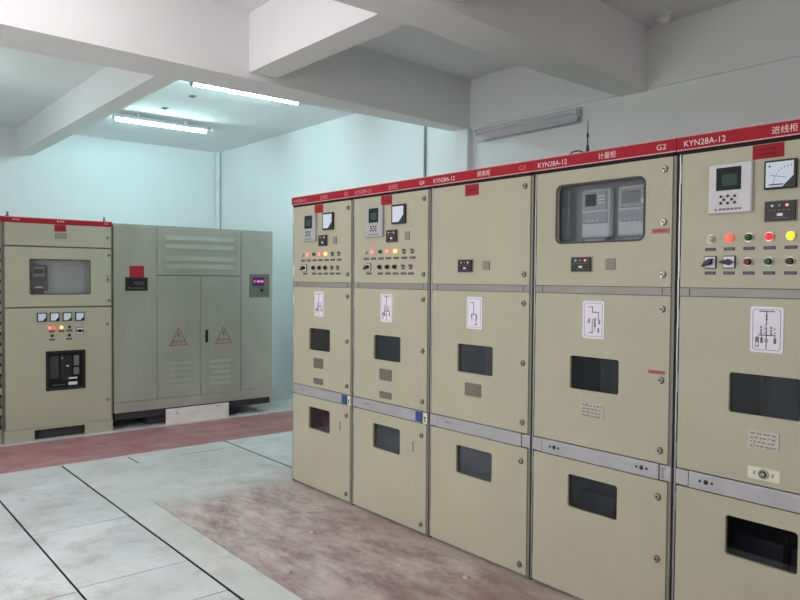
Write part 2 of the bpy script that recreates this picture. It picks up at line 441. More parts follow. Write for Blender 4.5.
def status_display(p, u0, u1, z0, z1):
    w, h = u1-u0, z1-z0
    mb = MB(); mb.box(u0-.004, u1+.004, -.004, 0, z0-.004, z1+.004, 'vent'); mb.box(u0, u1, -.012, -.004, z0, z1, 'black', .002)
    for k, m in enumerate(('l_white', 'mid_grey', 'l_pink')): mb.cyl((u0+w*(.26+.24*k), z1-.22*h), .005, -.0145, -.012, m, 10)
    for k in range(5): mb.box(u0+w*(.14+.15*k), u0+w*(.22+.15*k), -.0125, -.012, z1-.48*h, z1-.43*h, 'ink_lt')
    mb.box(u0+w*.42, u0+w*.60, -.0135, -.012, z0+.24*h, z0+.38*h, 'label'); mb.box(u0+w*.3, u0+w*.75, -.0125, -.012, z0+.12*h, z0+.15*h, 'ink_lt')
    return mb.build('live_line_display', p)
def vent(p, u0, u1, z0, z1):
    mb = MB(); mb.box(u0, u1, -.006, 0, z0, z1, 'vent', .002)
    n = 5
    for k in range(n): zz = z0+(k+.7)*(z1-z0)/(n+.4); mb.box(u0+.007, u1-.007, -.0068, -.006, zz-.0015, zz+.0015, 'mid_grey')
    return mb.build('light_switch_cover', p)
def lamp(p, u, z, m, halo=None, r=.0145):
    mb = MB(); mb.cyl((u, z), r*1.28, -.006, 0, halo or 'knob', 18); mb.cyl((u, z), r, -.014, -.006, m, 18); mb.dome((u, z), r, -.014, .008, m)
    return mb.build('indicator_lamp', p)
def button(p, u, z, m, r=.012):
    mb = MB(); mb.cyl((u, z), r*1.45, -.007, 0, 'knob', 18); mb.cyl((u, z), r*1.18, -.012, -.007, 'black', 18); mb.cyl((u-.001, z), r, -.02, -.012, m, 16, r*.9)
    return mb.build('push_button', p)
def selector(p, u, z, s=.032, rot=35):
    mb = MB(); mb.box(u-s, u+s, -.006, 0, z-s, z+s, 'black', .002); mb.box(u-s*.86, u+s*.86, -.0075, -.006, z-s*.86, z+s*.86, 'label')
    mb.cyl((u, z), s*.48, -.02, -.0075, 'black', 16)
    a = math.radians(rot); c, sn = math.cos(a), math.sin(a)
    pts = [(-s*1.08, -s*.10), (-s*.3, -s*.36), (s*.55, -s*.26), (s*1.0, -s*.02), (s*.55, s*.26), (-s*.3, s*.36), (-s*1.08, s*.10)]
    mb.prism([(u+x*c-y*sn, z+x*sn+y*c) for x, y in pts], -.034, -.018, 'black')
    return mb.build('rotary_switch', p)
def test_link(p, u, z):
    mb = MB(); mb.cyl((u, z), .017, -.004, 0, 'vent', 16)
    for dx, dz, m in ((-.009, .011, 'black'), (.008, .006, 'black'), (0, -.01, 'black'), (-.010, -.004, 'mid_grey')): mb.cyl((u+dx, z+dz), .005, -.010, -.004, m, 8)
    return mb.build('test_terminal', p)
def legend(p, u, z, w=.05, h=.013):
    mb = MB(); mb.box(u-w/2, u+w/2, -.002, 0, z-h/2, z+h/2, 'tag_ink')
    for k in range(4): mb.box(u-w*.3+k*w*.16, u-w*.2+k*w*.16, -.0024, -.002, z-h*.2, z+h*.22, 'ink_lt')
    return mb.build('legend_plate', p)
def diagram(p, u0, u1, z0, z1, kind):
    w, h = u1-u0, z1-z0
    mb = MB(); mb.plate(rrect(u0, u1, z0, z1, .01), [], -.003, 0, 'label')
    e = .010
    mb.plate(rrect(u0+e, u1-e, z0+e, z1-e, .011), [rrect(u0+e+.0018, u1-e-.0018, z0+e+.0018, z1-e-.0018, .010)], -.0036, -.003, 'ink_lt')
    Y0, Y1 = -.0038, -.003
    def P(a, b): return u0+a*w, z0+b*h
    def vl(a, b0, b1, t=.0016): x, z = P(a, b0); mb.box(x-t, x+t, Y0, Y1, z, P(a, b1)[1], 'ink')
    def hl(a0, a1, b, t=.0018): x, z = P(a0, b); mb.box(x, P(a1, b)[0], Y0, Y1, z-t, z+t, 'ink')
    def ring(a, b, r=.0055): x, z = P(a, b); mb.plate([(x+r*math.cos(i*PI/4), z+r*math.sin(i*PI/4)) for i in range(8)], [[(x+r*.5*math.cos(i*PI/4), z+r*.5*math.sin(i*PI/4)) for i in range(8)]], Y0, Y1, 'ink')
    if kind in ('feeder', 'incomer'):
        hl(.28, .74, .90); vl(.5, .60, .90); vl(.5, .30, .55); vl(.5, .08, .22)
        for b in (.80, .73): ring(.5, b, .004)
        x, z = P(.5, .55); mb.prism([(x-.008, z+.012), (x-.006, z+.012), (x+.001, z), (x-.001, z)], Y0, Y1, 'ink')
        for a in (.34, .64):
            for b in (.55, .48, .42): ring(a, b, .005)
            x, z = P(a+.1, .52); mb.text('A', x-.003, z-.004, .010, Y0, 'ink'); mb.text('A', x-.003, z-.02, .010, Y0, 'ink')
        hl(.25, .78, .38)
        for a in (.36, .76): ring(a, .30, .006); ring(a, .24, .006); vl(a, .20, .38, .001)
        x, z = P(.2, .12); mb.box(x-.004, x+.010, Y0, Y1, z, z+.040, 'ink_lt'); mb.box(x-.001, x+.007, Y0-.0003, Y1, z+.004, z+.018, 'label')
        ring(.5, .26, .007)
    elif kind == 'metering':
        hl(.28, .5, .84); vl(.46, .70, .84); hl(.44, .74, .70); vl(.74, .5, .70); vl(.46, .16, .52); hl(.3, .5, .16)
        for a, bs in ((.58, (.52, .46, .40, .34)), (.78, (.48, .42)), (.3, (.5, .44))):
            for b in bs: ring(a, b, .006)
        vl(.58, .2, .34, .001); ring(.74, .26, .006); ring(.74, .20, .006)
    else:
        hl(.28, .46, .82); vl(.46, .46, .82); hl(.3, .62, .46); vl(.36, .26, .46); vl(.62, .14, .46); hl(.5, .72, .14)
        for a in (.66, .34): ring(a, .42, .005); ring(a, .36, .005)
        ring(.62, .30, .005)
    return mb.build('diagram_label', p)
def nameplate(p, u0, u1, z0, z1, m='nameplate', name='nameplate'):
    mb = MB(); mb.plate(rrect(u0, u1, z0, z1, .006, 2), [], -.003, 0, m)
    n = 4; h = z1-z0
    for k in range(n):
        zz = z1-h*(k+.8)/(n+.5); x = u0+.012
        while x < u1-.016:
            d = random.uniform(.006, .02); mb.box(x, min(x+d, u1-.01), -.0034, -.003, zz-.003, zz+.003, 'ink_lt'); x += d+random.uniform(.003, .008)
    for sx in (u0+.006, u1-.006): mb.cyl((sx, z0+.006), .0025, -.004, -.003, 'knob', 6)
    return mb.build(name, p)
def window(p, u0, u1, z0, z1, r, th=.022, gask=True, mat='glass_dark'):
    mb = MB(); mb.plate(rrect(u0-.001, u1+.001, z0-.001, z1+.001, r), [], th*.55, th*.75, mat)
    w = mb.build('window_pane', p)
    return w

# ------------------------------------------------------------------ the long row
W = .8007; H = 2.204; D = 1.5
GROUP = 'switchgear cabinets in the long row'
def cabinet(i, label, title, code, kind, textmat='white_ink', codemat='white_ink'):
    root = thing('switchgear_cabinet', label, 'cabinet', (i*W, 0, 0), 0, GROUP)
    # carcass: open-fronted sheet body with partitions
    mb = MB()
    mb.box(.001, .020, .024, D, 0, 2.142, 'beige_side'); mb.box(.783, W-.001, .024, D, 0, 2.142, 'beige_side')
    mb.box(.020, .783, D-.02, D, 0, 2.142, 'beige_side'); mb.box(.001, W-.001, .024, D, 2.142, 2.16, 'beige_side')
    mb.box(.020, .783, .024, D-.02, 0, .02, 'frame')
    mb.box(.020, .783, .022, .3, 1.515, 1.56, 'frame'); mb.box(.020, .783, .022, .3, .685, .78, 'frame')
    mb.build('carcass', root)
    # front frame posts
    mb = MB(); mb.box(.783, W-.002, .006, .024, .0, 2.142, 'frame'); mb.box(.0015, .013, .012, .024, 0, 2.142, 'dark_gap')
    mb.build('corner_post', root)
    mb = MB(); mb.box(.013, .021, .0, .024, .012, 2.13, 'chrome', .002); mb.build('hinge_strip', root, label='bright metal hinge strip')
    # compartment linings seen through the glass
    mb = MB()
    up = 'meter_room' if kind == 'metering' else 'interior'
    for z0, z1, m, dp in ((1.562, 2.13, up, .20), (.782, 1.513, 'interior', .26), (.022, .683, 'interior', .26)):
        mb.box(.021, .782, dp, dp+.01, z0, z1, m)
        mb.box(.021, .024, .03, dp, z0, z1, m); mb.box(.779, .782, .03, dp, z0, z1, m)
        mb.box(.024, .779, .03, dp, z1-.004, z1, m); mb.box(.024, .779, .03, dp, z0, z0+.004, m)
    mb.build('compartment_lining', root)
    mb = MB(); mb.box(.36, .47, .12, .26, .90, 1.35, 'interior_lt'); mb.box(.30, .36, .18, .26, .90, 1.35, 'mid_grey'); mb.build('breaker_truck', root)
    mb = MB(); mb.box(.20, .60, .16, .26, .24, .50, 'interior_lt', .01); mb.box(.42, .44, .14, .16, .24, .56, 'black'); mb.build('busbar_chamber', root)
    # header
    mb = MB(); mb.box(.001, W-.001, -.006, .024, 2.143, H, 'red', .002)
    mb.box(.002, W-.002, -.0072, -.006, 2.143, 2.1475, 'edge_highlight'); mb.box(.002, W-.002, -.0068, -.006, 2.2005, 2.203, 'edge_highlight')  # pale lines paint the highlights on the header edges
    mb.box(.001, W-.001, .006, .024, 2.128, 2.143, 'black_matte'); mb.box(.001, W-.001, .024, .06, 2.16, H, 'red')  # black strip stands in for the shadow in the recess under the header
    mb.text('KYN28A-12', .034, 2.158, .026, -.0074, textmat, sx=1.02)
    mb.text(title, .450, 2.160, .024, -.0074, textmat, 'CENTER'); mb.text(code, .730, 2.160, .025, -.0074, codemat, 'CENTER', 1.15)
    mb.build('header_sign', root, label='red header strip with white lettering')
    # trim strip and middle rail
    mb = MB(); mb.box(.024, .783, .001, .022, 1.518, 1.554, 'strip_gap', .002); mb.box(.068, .0715, .000, .006, 1.522, 1.550, 'black'); mb.box(.740, .743, .000, .006, 1.522, 1.550, 'black')
    mb.build('trim_strip', root)
    mb = MB(); mb.box(.084, .742, -.005, .022, .697, .767, 'strip', .003); mb.box(.022, .080, -.001, .022, .699, .765, 'strip', .002); mb.box(.746, W-.001, -.001, .022, .699, .765, 'strip', .002)
    if kind in ('metering', 'incomer'):
        for c in (.162, .658):
            for dx, r in ((-.026, .006), (0, .0105), (.026, .006)): mb.cyl((c+dx, .734), r, -.0062, -.005, 'black', 12)
        mb.plate([(.755, .705), (.772, .705), (.765, .732), (.775, .758), (.755, .758)], [], -.0018, -.001, 'strip_gap')
    else:
        for k in range(5): mb.box(.15+.012*k, .158+.012*k, -.0056, -.005, .734, .741, 'ink_lt')
    rail = mb.build('middle_rail', root)
    if kind == 'feeder':
        MB().box(.690, .748, -.010, -.005, .702, .764, 'blue', .002).build('blue_tag', rail, label='blue tag on the rail')
        mb = MB(); mb.box(.766, .800, -.012, -.001, .697, .765, 'cream', .003); mb.cyl((.783, .735), .008, -.0135, -.012, 'black', 10); mb.box(.780, .786, -.0135, -.012, .708, .73, 'black'); mb.build('earthing_latch', rail, label='cream latch with a dark keyhole')
    # --- upper door
    u0, u1 = .027, .782
    holes = [(.156, .646, 1.769, 2.052, .03)] if kind == 'metering' else []
    d = door_plate('instrument_door', root, u0, u1, 1.556, 2.126, holes)
    zs = (2.075, 1.843, 1.611) if kind == 'metering' else (2.075, 1.612)
    for z in zs: knob(d, .745, z)
    for z in (2.045, 1.64): hinge(d, .020, z, .07 if kind == 'feeder' else .085)
    if kind == 'metering':
        mb = MB(); mb.plate(rrect(.150, .652, 1.763, 2.058, .034), [rrect(.158, .644, 1.771, 2.050, .028)], -.004, .0, 'gasket'); mb.build('window_gasket', d)
        window(d, .156, .646, 1.769, 2.052, .03, mat='glass')
        status_display(d, .255, .368, 1.627, 1.694); vent(d, .449, .501, 1.635, 1.687)
        mb = MB(); mb.box(.687, .773, -.002, 0, 1.793, 1.815, 'pink_label'); mb.box(.697, .762, -.0024, -.002, 1.801, 1.807, 'warn_red'); mb.build('warning_label', d)
        for k, (a, b) in enumerate(((.262, .428), (.470, .645))):
            mb = MB(); mb.box(a, b, .055, .10, 1.79, 2.03, 'meter_white', .014)
            mb.box(a+.014, b-.014, .049, .055, 1.925, 2.015, 'meter_grey', .004); mb.box(a+.03, a+.03+(.062 if k == 0 else .095), .047, .049, 1.945, 2.003, 'lcd' if k == 0 else 'mid_grey')
            mb.box(a+.012, b-.012, .047, .055, 1.86, 1.915, 'meter_grey', .004); mb.box(a+.02, b-.02, .051, .056, 1.72, 1.79, 'meter_grey', .01)
            for q in range(3): mb.cyl((a+.05+.025*q, 1.873), .005, .043, .047, 'label', 8)
            if k == 0:
                for q in range(3): mb.box(a+.104, a+.14, .047, .049, 1.955+.016*q, 1.962+.016*q, 'label')
            else: mb.box(a+.03, b-.03, .049, .051, 1.735, 1.765, 'lcd')
            mb.build('electricity_meter', root, label='white electricity meter behind the glass')
        mb = MB(); mb.box(.05, .75, .10, .115, 1.60, 2.10, 'meter_room'); mb.rod((.185, .06, 1.79), (.185, .06, 2.03), .008, 'ink_lt', 8); mb.build('mounting_plate', root)
    elif kind == 'isolator':
        notice(d, .300, .408, 2.058, 2.122, 1); status_display(d, .255, .367, 1.626, 1.694); vent(d, .448, .499, 1.636, 1.686)
    else:
        inc = kind == 'incomer'
        if inc:
            notice(d, .326, .447, 2.068, 2.124, 2); relay(d, .154, .331, 1.862, 2.064, 'relay_pale'); ammeter(d, .378, .498, 1.943, 2.055); status_display(d, .382, .497, 1.820, 1.895)
        else:
            notice(d, .318, .432, 2.062, 2.124, 1); relay(d, .174, .352, 1.858, 2.064); ammeter(d, .443, .578, 1.932, 2.056, False); status_display(d, .386, .493, 1.820, 1.896); vent(d, .566, .612, 1.828, 1.88)
        us = [.16+.08*k for k in range(7 if not inc else 5)]
        cols = ['l_white', 'l_coral' if inc else 'l_pink', 'l_green', 'l_red' if inc else 'l_pink', 'l_yellow' if inc else 'l_amber']
        hal = [None, 'halo_red', None, 'halo_red' if not inc else None, 'halo_amb']
        for k, u in enumerate(us):
            if k < 5: lamp(d, u, 1.76, cols[k], hal[k] if not inc or k == 1 else None, .0145 if inc else .0115)
            else: test_link(d, u, 1.757)
            legend(d, u, 1.716, .046 if inc else .054, .013 if inc else .015)
        if inc:
            selector(d, .161, 1.662, .026, 38); selector(d, .241, 1.662, .026, 0)
            for u, m in ((.32, 'l_redoff'), (.40, 'l_green'), (.48, 'black')): button(d, u, 1.662, m)
            for u in us: legend(d, u, 1.617, .046)
        else:
            selector(d, .19, 1.66, .026, 32)
            for u in (.315, .395, .472): button(d, u, 1.66, 'black')
            for u in (.553, .627): test_link(d, u, 1.658)
            for u in (.19, .315, .395, .472, .553, .627): legend(d, u, 1.617, .054, .015)
    # --- breaker door
    d = door_plate('breaker_door', root, u0, u1, .772, 1.516, [(.249, .528, 1.047, 1.211, .012)])
    for z in (1.458, 1.142, .828): knob(d, .745, z)
    for z in (1.42, 1.14, .84): hinge(d, .020, z, .08)
    window(d, .249, .528, 1.047, 1.211, .012)
    diagram(d, .323 if kind != 'incomer' else .332, .446 if kind != 'incomer' else .46, 1.302, 1.484, kind)
    if kind in ('feeder', 'isolator'): nameplate(d, .314, .443, .917, .992)
    else: nameplate(d, .318 if kind == 'metering' else .331, .447 if kind == 'metering' else .453, .915, .99, 'nameplate_lt')
    if kind == 'feeder': nameplate(d, .315, .442, .798, .843, name='serial_plate')
    if kind == 'metering':
        mb = MB(); mb.box(.680, .764, -.002, 0, 1.167, 1.184, 'pink_label'); mb.box(.690, .752, -.0024, -.002, 1.173, 1.178, 'warn_red'); mb.build('warning_label', d)
    if kind == 'incomer':
        mb = MB(); mb.plate(rrect(.334, .459, .794, .843, .005), [], -.003, 0, 'cream'); mb.cyl((.397, .819), .021, -.008, -.003, 'knob', 18); mb.cyl((.397, .819), .014, -.010, -.008, 'black', 18)
        mb.cyl((.397, .819), .008, -.014, -.008, 'knob', 8)
        for dx in (-.036, .036): mb.box(.397+dx-.003, .397+dx+.003, -.0034, -.003, .812, .826, 'ink_lt')
        mb.build('racking_lock', d, label='cream lock plate with round key socket')
    # --- cable door
    d = door_plate('cable_door', root, u0, u1, .018, .692, [(.246, .530, .454, .619, .014)])
    for z in ((.62, .34, .066) if kind == 'metering' else (.62, .066)): knob(d, .740, z)
    for z in (.62, .10): hinge(d, .020, z, .08)
    window(d, .246, .530, .454, .619, .014)
    if kind == 'feeder':
        mb = MB(); mb.box(.655, .667, -.002, 0, .50, .568, 'vent')
        for k in range(5): mb.box(.656, .665, -.0026, -.002, .505+.012*k, .511+.012*k, 'ink_lt')
        mb.build('serial_strip', d)
    return root
cabinet(0, 'beige switchgear cabinet at the far end of the row, standing against the bright white wall', '出线柜', 'G5', 'feeder', 'dim_ink', 'dim_ink')
cabinet(1, 'beige switchgear cabinet with lit lamps between the far end cabinet and the plain-doored one', '出线柜', 'G4', 'feeder', 'dim_ink')
cabinet(2, 'beige switchgear cabinet whose plain upper door has only a red notice and small black display', '隔离柜', 'G3', 'isolator', codemat='orange_ink')
cabinet(3, 'beige metering cabinet with two white electricity meters behind a wide rounded window', '计量柜', 'G2', 'metering')
cabinet(4, 'beige switchgear cabinet with large grey relay above two rows of five coloured buttons', '进线柜', 'G1', 'incomer')

# aerial standing on the metering cabinet
t = thing('aerial', 'thin black whip aerial standing on top of the metering cabinet', 'antenna', (3*W+.298, .05, H))
MB().cyl((0, 0), .016, 0, .010, 'black', 14, axis='z').cyl((0, 0), .009, .010, .042, 'black', 12, .006, axis='z').build('magnet_base', t)
MB().cyl((0, 0), .0035, .04, .085, 'black', 8, axis='z').cyl((0, 0), .0065, .083, .103, 'black', 8, .004, axis='z').cyl((0, 0), .0026, .103, .168, 'black', 8, .0018, axis='z').build('whip', t)
mb = MB(); pts = [(-.014, 0, .006), (-.05, .0, .022), (-.09, .003, .022), (-.125, .012, .006), (-.13, .03, .004)]
for a, b in zip(pts, pts[1:]): mb.rod(a, b, .0035, 'black', 6)
mb.build('lead', t)
# folded lifting lug on the last cabinet
t = tag(MB().box(4*W+.03, 4*W+.14, .05, .10, H, H+.008, 'black', .002).box(4*W+.06, 4*W+.11, .06, .09, H+.008, H+.014, 'black').build('lifting_bracket'),
        'flat black bracket on top of the nearest switchgear cabinet', 'bracket')

# ------------------------------------------------------------------ low-voltage cabinet on the left
LX = -2.69; RZ = PI/2
t = thing('low_voltage_cabinet', 'beige cabinet with red top strip, window, four meters and black breaker, beside the steel enclosure', 'cabinet', (LX, -1.4924, 0), RZ)
LW, LH = .994, 2.1406
mb = MB(); mb.box(0, .016, .024, 1.0, .118, 2.088, 'beige_lv'); mb.box(.978, LW, .024, 1.0, .118, 2.088, 'beige_lv'); mb.box(.016, .978, .98, 1.0, .118, 2.088, 'beige_lv')
mb.box(0, LW, .024, 1.0, 2.088, 2.12, 'beige_lv'); mb.box(.016, .978, .024, .98, .118, .135, 'frame')
mb.box(.016, .978, .022, .2, 1.862, 1.872, 'frame'); mb.box(.016, .978, .022, .2, 1.276, 1.288, 'frame')
mb.box(.016, .978, .12, .13, 1.29, 1.86, 'meter_back'); mb.build('carcass', t)
mb = MB(); mb.box(.0, .012, 0.004, .024, .118, 2.088, 'frame'); mb.box(.982, LW, 0.004, .024, .118, 2.088, 'frame'); mb.build('corner_post', t)
mb = MB(); mb.box(0, LW, -.006, .03, 2.090, LH, 'red', .002); mb.box(.002, LW-.002, -.0068, -.006, LH-.006, LH-.002, 'edge_highlight')  # pale line paints the highlight on the top edge
for k in range(3): mb.box(.08+.022*k, .095+.022*k, -.0066, -.006, 2.107, 2.122, 'dim_ink')
for k in range(3): mb.box(.47+.024*k, .488+.024*k, -.0066, -.006, 2.106, 2.124, 'dim_ink')
for k in range(2): mb.box(.92+.02*k, .932+.02*k, -.0066, -.006, 2.108, 2.122, 'dim_ink')
mb.build('header_sign', t, label='red header strip')
d = door_plate('top_panel', t, .014, .980, 1.874, 2.086, mat='beige_lv')
notice(d, .447, .553, 2.018, 2.083, 1)
mb = MB(); mb.plate(rrect(.452, .56, 1.948, 2.004, .012), [], -.004, 0, 'mid_grey'); mb.plate(rrect(.46, .552, 1.955, 1.997, .008), [], -.0045, -.004, 'vent'); mb.build('emblem_plate', d)
knob(d, .95, 1.975)
d = door_plate('meter_door', t, .014, .980, 1.290, 1.860, [(.232, .774, 1.412, 1.740, .012)], mat='beige_lv')
mb = MB(); mb.plate(rrect(.224, .782, 1.404, 1.748, .016), [rrect(.233, .773, 1.413, 1.739, .012)], -.003, 0, 'gasket'); mb.build('window_gasket', d)
window(d, .232, .774, 1.412, 1.740, .012, mat='glass')
mb = MB(); mb.box(.937, .951, -.016, 0, 1.525, 1.60, 'chrome', .004); mb.box(.940, .948, -.028, -.016, 1.545, 1.562, 'black', .002); mb.build('handle', d, label='chrome swing handle')
for z in (1.80, 1.34): knob(d, .962, z)
t2 = MB(); t2.box(.240, .396, .045, .10, 1.448, 1.690, 'gasket', .008); t2.box(.262, .366, .041, .045, 1.575, 1.675, 'mid_grey', .003); t2.box(.272, .356, .0395, .041, 1.61, 1.65, 'lcd'); t2.box(.285, .35, .043, .045, 1.468, 1.482, 'label')
t2.box(.27, .36, .05, .09, 1.40, 1.448, 'gasket'); t2.build('electricity_meter', t, label='dark grey electricity meter behind the glass')
d = door_plate('breaker_door', t, .014, .980, .122, 1.275, [(.368, .722, .474, .849, .004)], mat='beige_lv')
for u in (.328, .441, .558, .675): ammeter(d, u-.043, u+.043, 1.144, 1.230, False)
lamp(d, .398, 1.082, 'l_pink', 'halo_red', .013); lamp(d, .437, 1.082, 'l_coral', 'halo_red', .013); lamp(d, .505, 1.083, 'l_amber', 'halo_amb', .013); lamp(d, .578, 1.085, 'l_green', None, .013)
selector(d, .674, 1.044, .034, 0)
for u in (.42, .577): button(d, u, 1.004, 'black', .011)
for u, z in ((.42, 1.047), (.505, 1.047), (.578, 1.05), (.42, .966), (.577, .968)): legend(d, u, z, .055, .016)
for z in (1.10, .33): knob(d, .945, z)
mb = MB(); mb.plate(rrect(.362, .728, .468, .855, .004), [rrect(.385, .705, .492, .832, .003)], -.008, 0, 'black')
mb.box(.37, .72, .03, .05, .474, .849, 'black_matte')
mb.box(.400, .485, .018, .03, .58, .80, 'interior', .004); mb.box(.505, .60, .015, .03, .56, .81, 'black', .004)
mb.box(.625, .675, .018, .03, .70, .80, 'ink_lt', .003); mb.box(.625, .675, .018, .03, .61, .68, 'interior_lt', .003)
mb.cyl((.455, .70), .007, .012, .018, 'warn_red', 8); mb.cyl((.515, .78), .012, .010, .015, 'ink_lt', 10); mb.box(.553, .575, .011, .015, .695, .705, 'label')
mb.box(.574, .655, .012, .016, .570, .585, 'label'); mb.box(.572, .655, .012, .016, .510, .540, 'label')
for k in range(6): mb.box(.43+.02*k, .442+.02*k, .026, .03, .512, .52, 'ink_lt')
mb.build('circuit_breaker', d, label='black air circuit breaker face')
mb = MB(); mb.plate([(0, 0), (.26, 0), (.26, .10), (.722, .10), (.722, 0), (LW, 0), (LW, .118), (0, .118)], [], 0.0, .02, 'beige_lv')
mb.box(.26, .722, .06, .07, 0, .10, 'pier'); mb.box(0, .02, .02, 1.0, 0, .118, 'beige_lv'); mb.box(LW-.02, LW, .02, 1.0, 0, .118, 'beige_lv'); mb.build('plinth', t)
for u in (.045, .925):
    mb = MB(); mb.cyl((u, .03), .010, LH-.02, LH+.045, 'steel_base', 10, axis='z'); mb.cyl((u, .03), .016, LH, LH+.012, 'steel_base', 6, axis='z'); mb.build('lifting_bolt', t)

# its neighbour, almost wholly out of the frame
t = thing('drawer_cabinet', 'beige drawer cabinet with dark handles, only a sliver showing at the left frame edge', 'cabinet', (LX, -2.493, 0), RZ)
mb = MB(); mb.box(0, .996, .024, 1.0, 0, 2.09, 'beige_lv'); mb.box(.982, .996, .004, .024, 0, 2.09, 'frame'); mb.build('carcass', t)
mb = MB(); mb.box(0, .996, -.006, .03, 2.09, 2.14, 'red', .002); mb.build('header_sign', t)
for k in range(9):
    z0 = .12+.195*k
    d = door_plate('drawer', t, .014, .980, z0, z0+.188, mat='beige_lv')
    mb = MB(); mb.box(.945, .978, -.022, 0, z0+.03, z0+.06, 'black', .004); mb.box(.945, .978, -.022, 0, z0+.13, z0+.16, 'black', .004); mb.box(.955, .968, -.03, -.018, z0+.03, z0+.16, 'black', .004); mb.build('handle', d)

# ------------------------------------------------------------------ stainless transformer enclosure
t = thing('transformer_enclosure', 'large brushed stainless steel enclosure with louvres, warning triangles and a white board below', 'transformer', (LX, -.486, 0), RZ)
t['label'] = 'large brushed stainless steel transformer enclosure with louvres and two red warning triangles'
TW, TH, TD = 1.8386, 2.1233, 1.55
mb = MB(); mb.box(0, .016, .02, TD, .18, TH, 'steel'); mb.box(TW-.016, TW, .02, TD, .18, TH, 'steel'); mb.box(.016, TW-.016, TD-.02, TD, .18, TH, 'steel')
mb.box(0, TW, .018, TD, TH-.016, TH+.006, 'steel'); mb.box(.016, TW-.016, .02, TD-.02, .18, .2, 'steel_base'); mb.box(.43, .46, .018, .05, .28, TH-.02, 'dark_gap'); mb.box(1.41, 1.44, .018, .05, .28, TH-.02, 'dark_gap')
mb.box(.45, 1.42, .018, .05, 1.585, 1.61, 'dark_gap'); mb.box(.93, .955, .018, .05, .28, 1.60, 'dark_gap'); mb.build('carcass', t)
mb = MB(); mb.box(0, TW, -.004, .04, .1765, .281, 'steel', .004); mb.box(0.02, TW-.02, .03, TD-.05, .10, .1765, 'pier'); mb.build('base_frame', t)
for a, b in ((.38, .60), (1.20, 1.42), (.02, .12)):
    MB().box(a, b, .25 if a < .1 else .10, TD-.1, 0, .10, 'pier', .004).build('support_block', t)
def sheet(name, a, b, z0, z1, louvs=()):
    mb = MB(); mb.box(a, b, 0, .018, z0, z1, 'steel', .003)
    for (u0, u1, z, h, dp) in louvs:       # pressed louvre: a wedge proud of the sheet, open at the bottom
        bb = bmesh.new()
        P = [(u0, 0, z+h/2), (u1, 0, z+h/2), (u1-.012, -dp, z-h/2), (u0+.012, -dp, z-h/2), (u0+.012, 0, z-h/2), (u1-.012, 0, z-h/2)]
        v = [bb.verts.new(p) for p in P]
        bb.faces.new((v[0], v[1], v[2], v[3])); bb.faces.new((v[0], v[3], v[4])); bb.faces.new((v[1], v[5], v[2])); bb.faces.new((v[3], v[2], v[5], v[4]))
        mb._merge(bb, 'steel')
    return mb.build(name, t)
p1 = sheet('side_panel', .002, .447, .284, TH-.018)
p2 = sheet('louvre_panel', .453, 1.424, 1.604, TH-.018, [(.53, 1.34, z, .05, .009) for z in (2.005, 1.915, 1.785, 1.70)])
p3 = sheet('door', .453, .940, .284, 1.596, [(.58, .825, z, .034, .008) for z in (.65, .588, .526, .464, .402)])
p4 = sheet('door', .946, 1.424, .284, 1.596, [(1.04, 1.30, z, .034, .008) for z in (.645, .583, .521, .459, .397)])
p5 = sheet('side_panel', 1.430, TW-.002, .284, TH-.018)
notice(p1, .159, .312, 1.574, 1.697, 0)
mb = MB(); mb.box(.116, .35, -.010, 0, 1.438, 1.578, 'black', .004); mb.box(.135, .33, -.011, -.010, 1.455, 1.555, 'lcd'); mb.cyl((.15, 1.47), .008, -.0125, -.011, 'ink_lt', 10); mb.box(.17, .31, -.0115, -.011, 1.463, 1.47, 'ink_lt'); mb.box(.2, .31, -.0115, -.011, 1.50, 1.535, 'gasket')
mb.build('temperature_display', p1)
mb = MB(); mb.box(1.537, 1.795, -.004, 0, 1.355, 1.625, 'steel_base', .002); mb.box(1.572, 1.722, -.012, -.004, 1.487, 1.592, 'screen_on', .003)
for u, w in ((1.585, .02), (1.625, .026), (1.656, .018), (1.68, .03)): mb.box(u, u+w, -.0128, -.012, 1.53, 1.552, 'screen_px')
mb.cyl((1.69, 1.437), .017, -.016, -.004, 'black', 14); mb.box(1.58, 1.64, -.0045, -.004, 1.43, 1.437, 'ink_lt'); mb.box(1.58, 1.72, -.0045, -.004, 1.395, 1.403, 'ink_lt'); mb.box(1.537, 1.541, -.005, 0, 1.36, 1.62, 'black')
mb.build('temperature_controller', p5, label='grey controller with a glowing pink and violet screen')
def triangle(p, cx, zb):
    w, h = .208, .192; mb = MB()
    def tri(k): return [(cx-w/2*k, zb+h*(1-k)*.36), (cx+w/2*k, zb+h*(1-k)*.36), (cx, zb+h*(1-k)*.36+h*k)]
    mb.plate(tri(1), [tri(.90)], -.0015, 0, 'warn_red')
    x, z = cx, zb+.112
    mb.prism([(x+.004, z+.036), (x-.014, z-.002), (x-.001, z-.002), (x-.006, z-.030), (x+.014, z+.010), (x+.001, z+.010)], -.0015, 0, 'ink')
    mb.text('高压危险', cx, zb+.028, .028, -.0015, 'warn_red', 'CENTER')
    mb.build('warning_triangle', p, label='red-outlined triangle with lightning bolt')
triangle(p3, .687, .843); triangle(p4, 1.215, .840)
mb = MB(); mb.box(.992, 1.026, -.008, 0, .862, 1.002, 'black', .004); mb.box(1.002, 1.016, -.020, -.008, .885, .985, 'black_matte', .003); mb.build('handle', p4)
for p, u, zs in ((p3, .446, (1.424, .466)), (p4, 1.430, (1.424, .445))):
    for z in zs:
        mb = MB(); mb.cyl((u, -.004), .008, z-.045, z+.045, 'chrome', 10, axis='z'); mb.build('hinge', p)
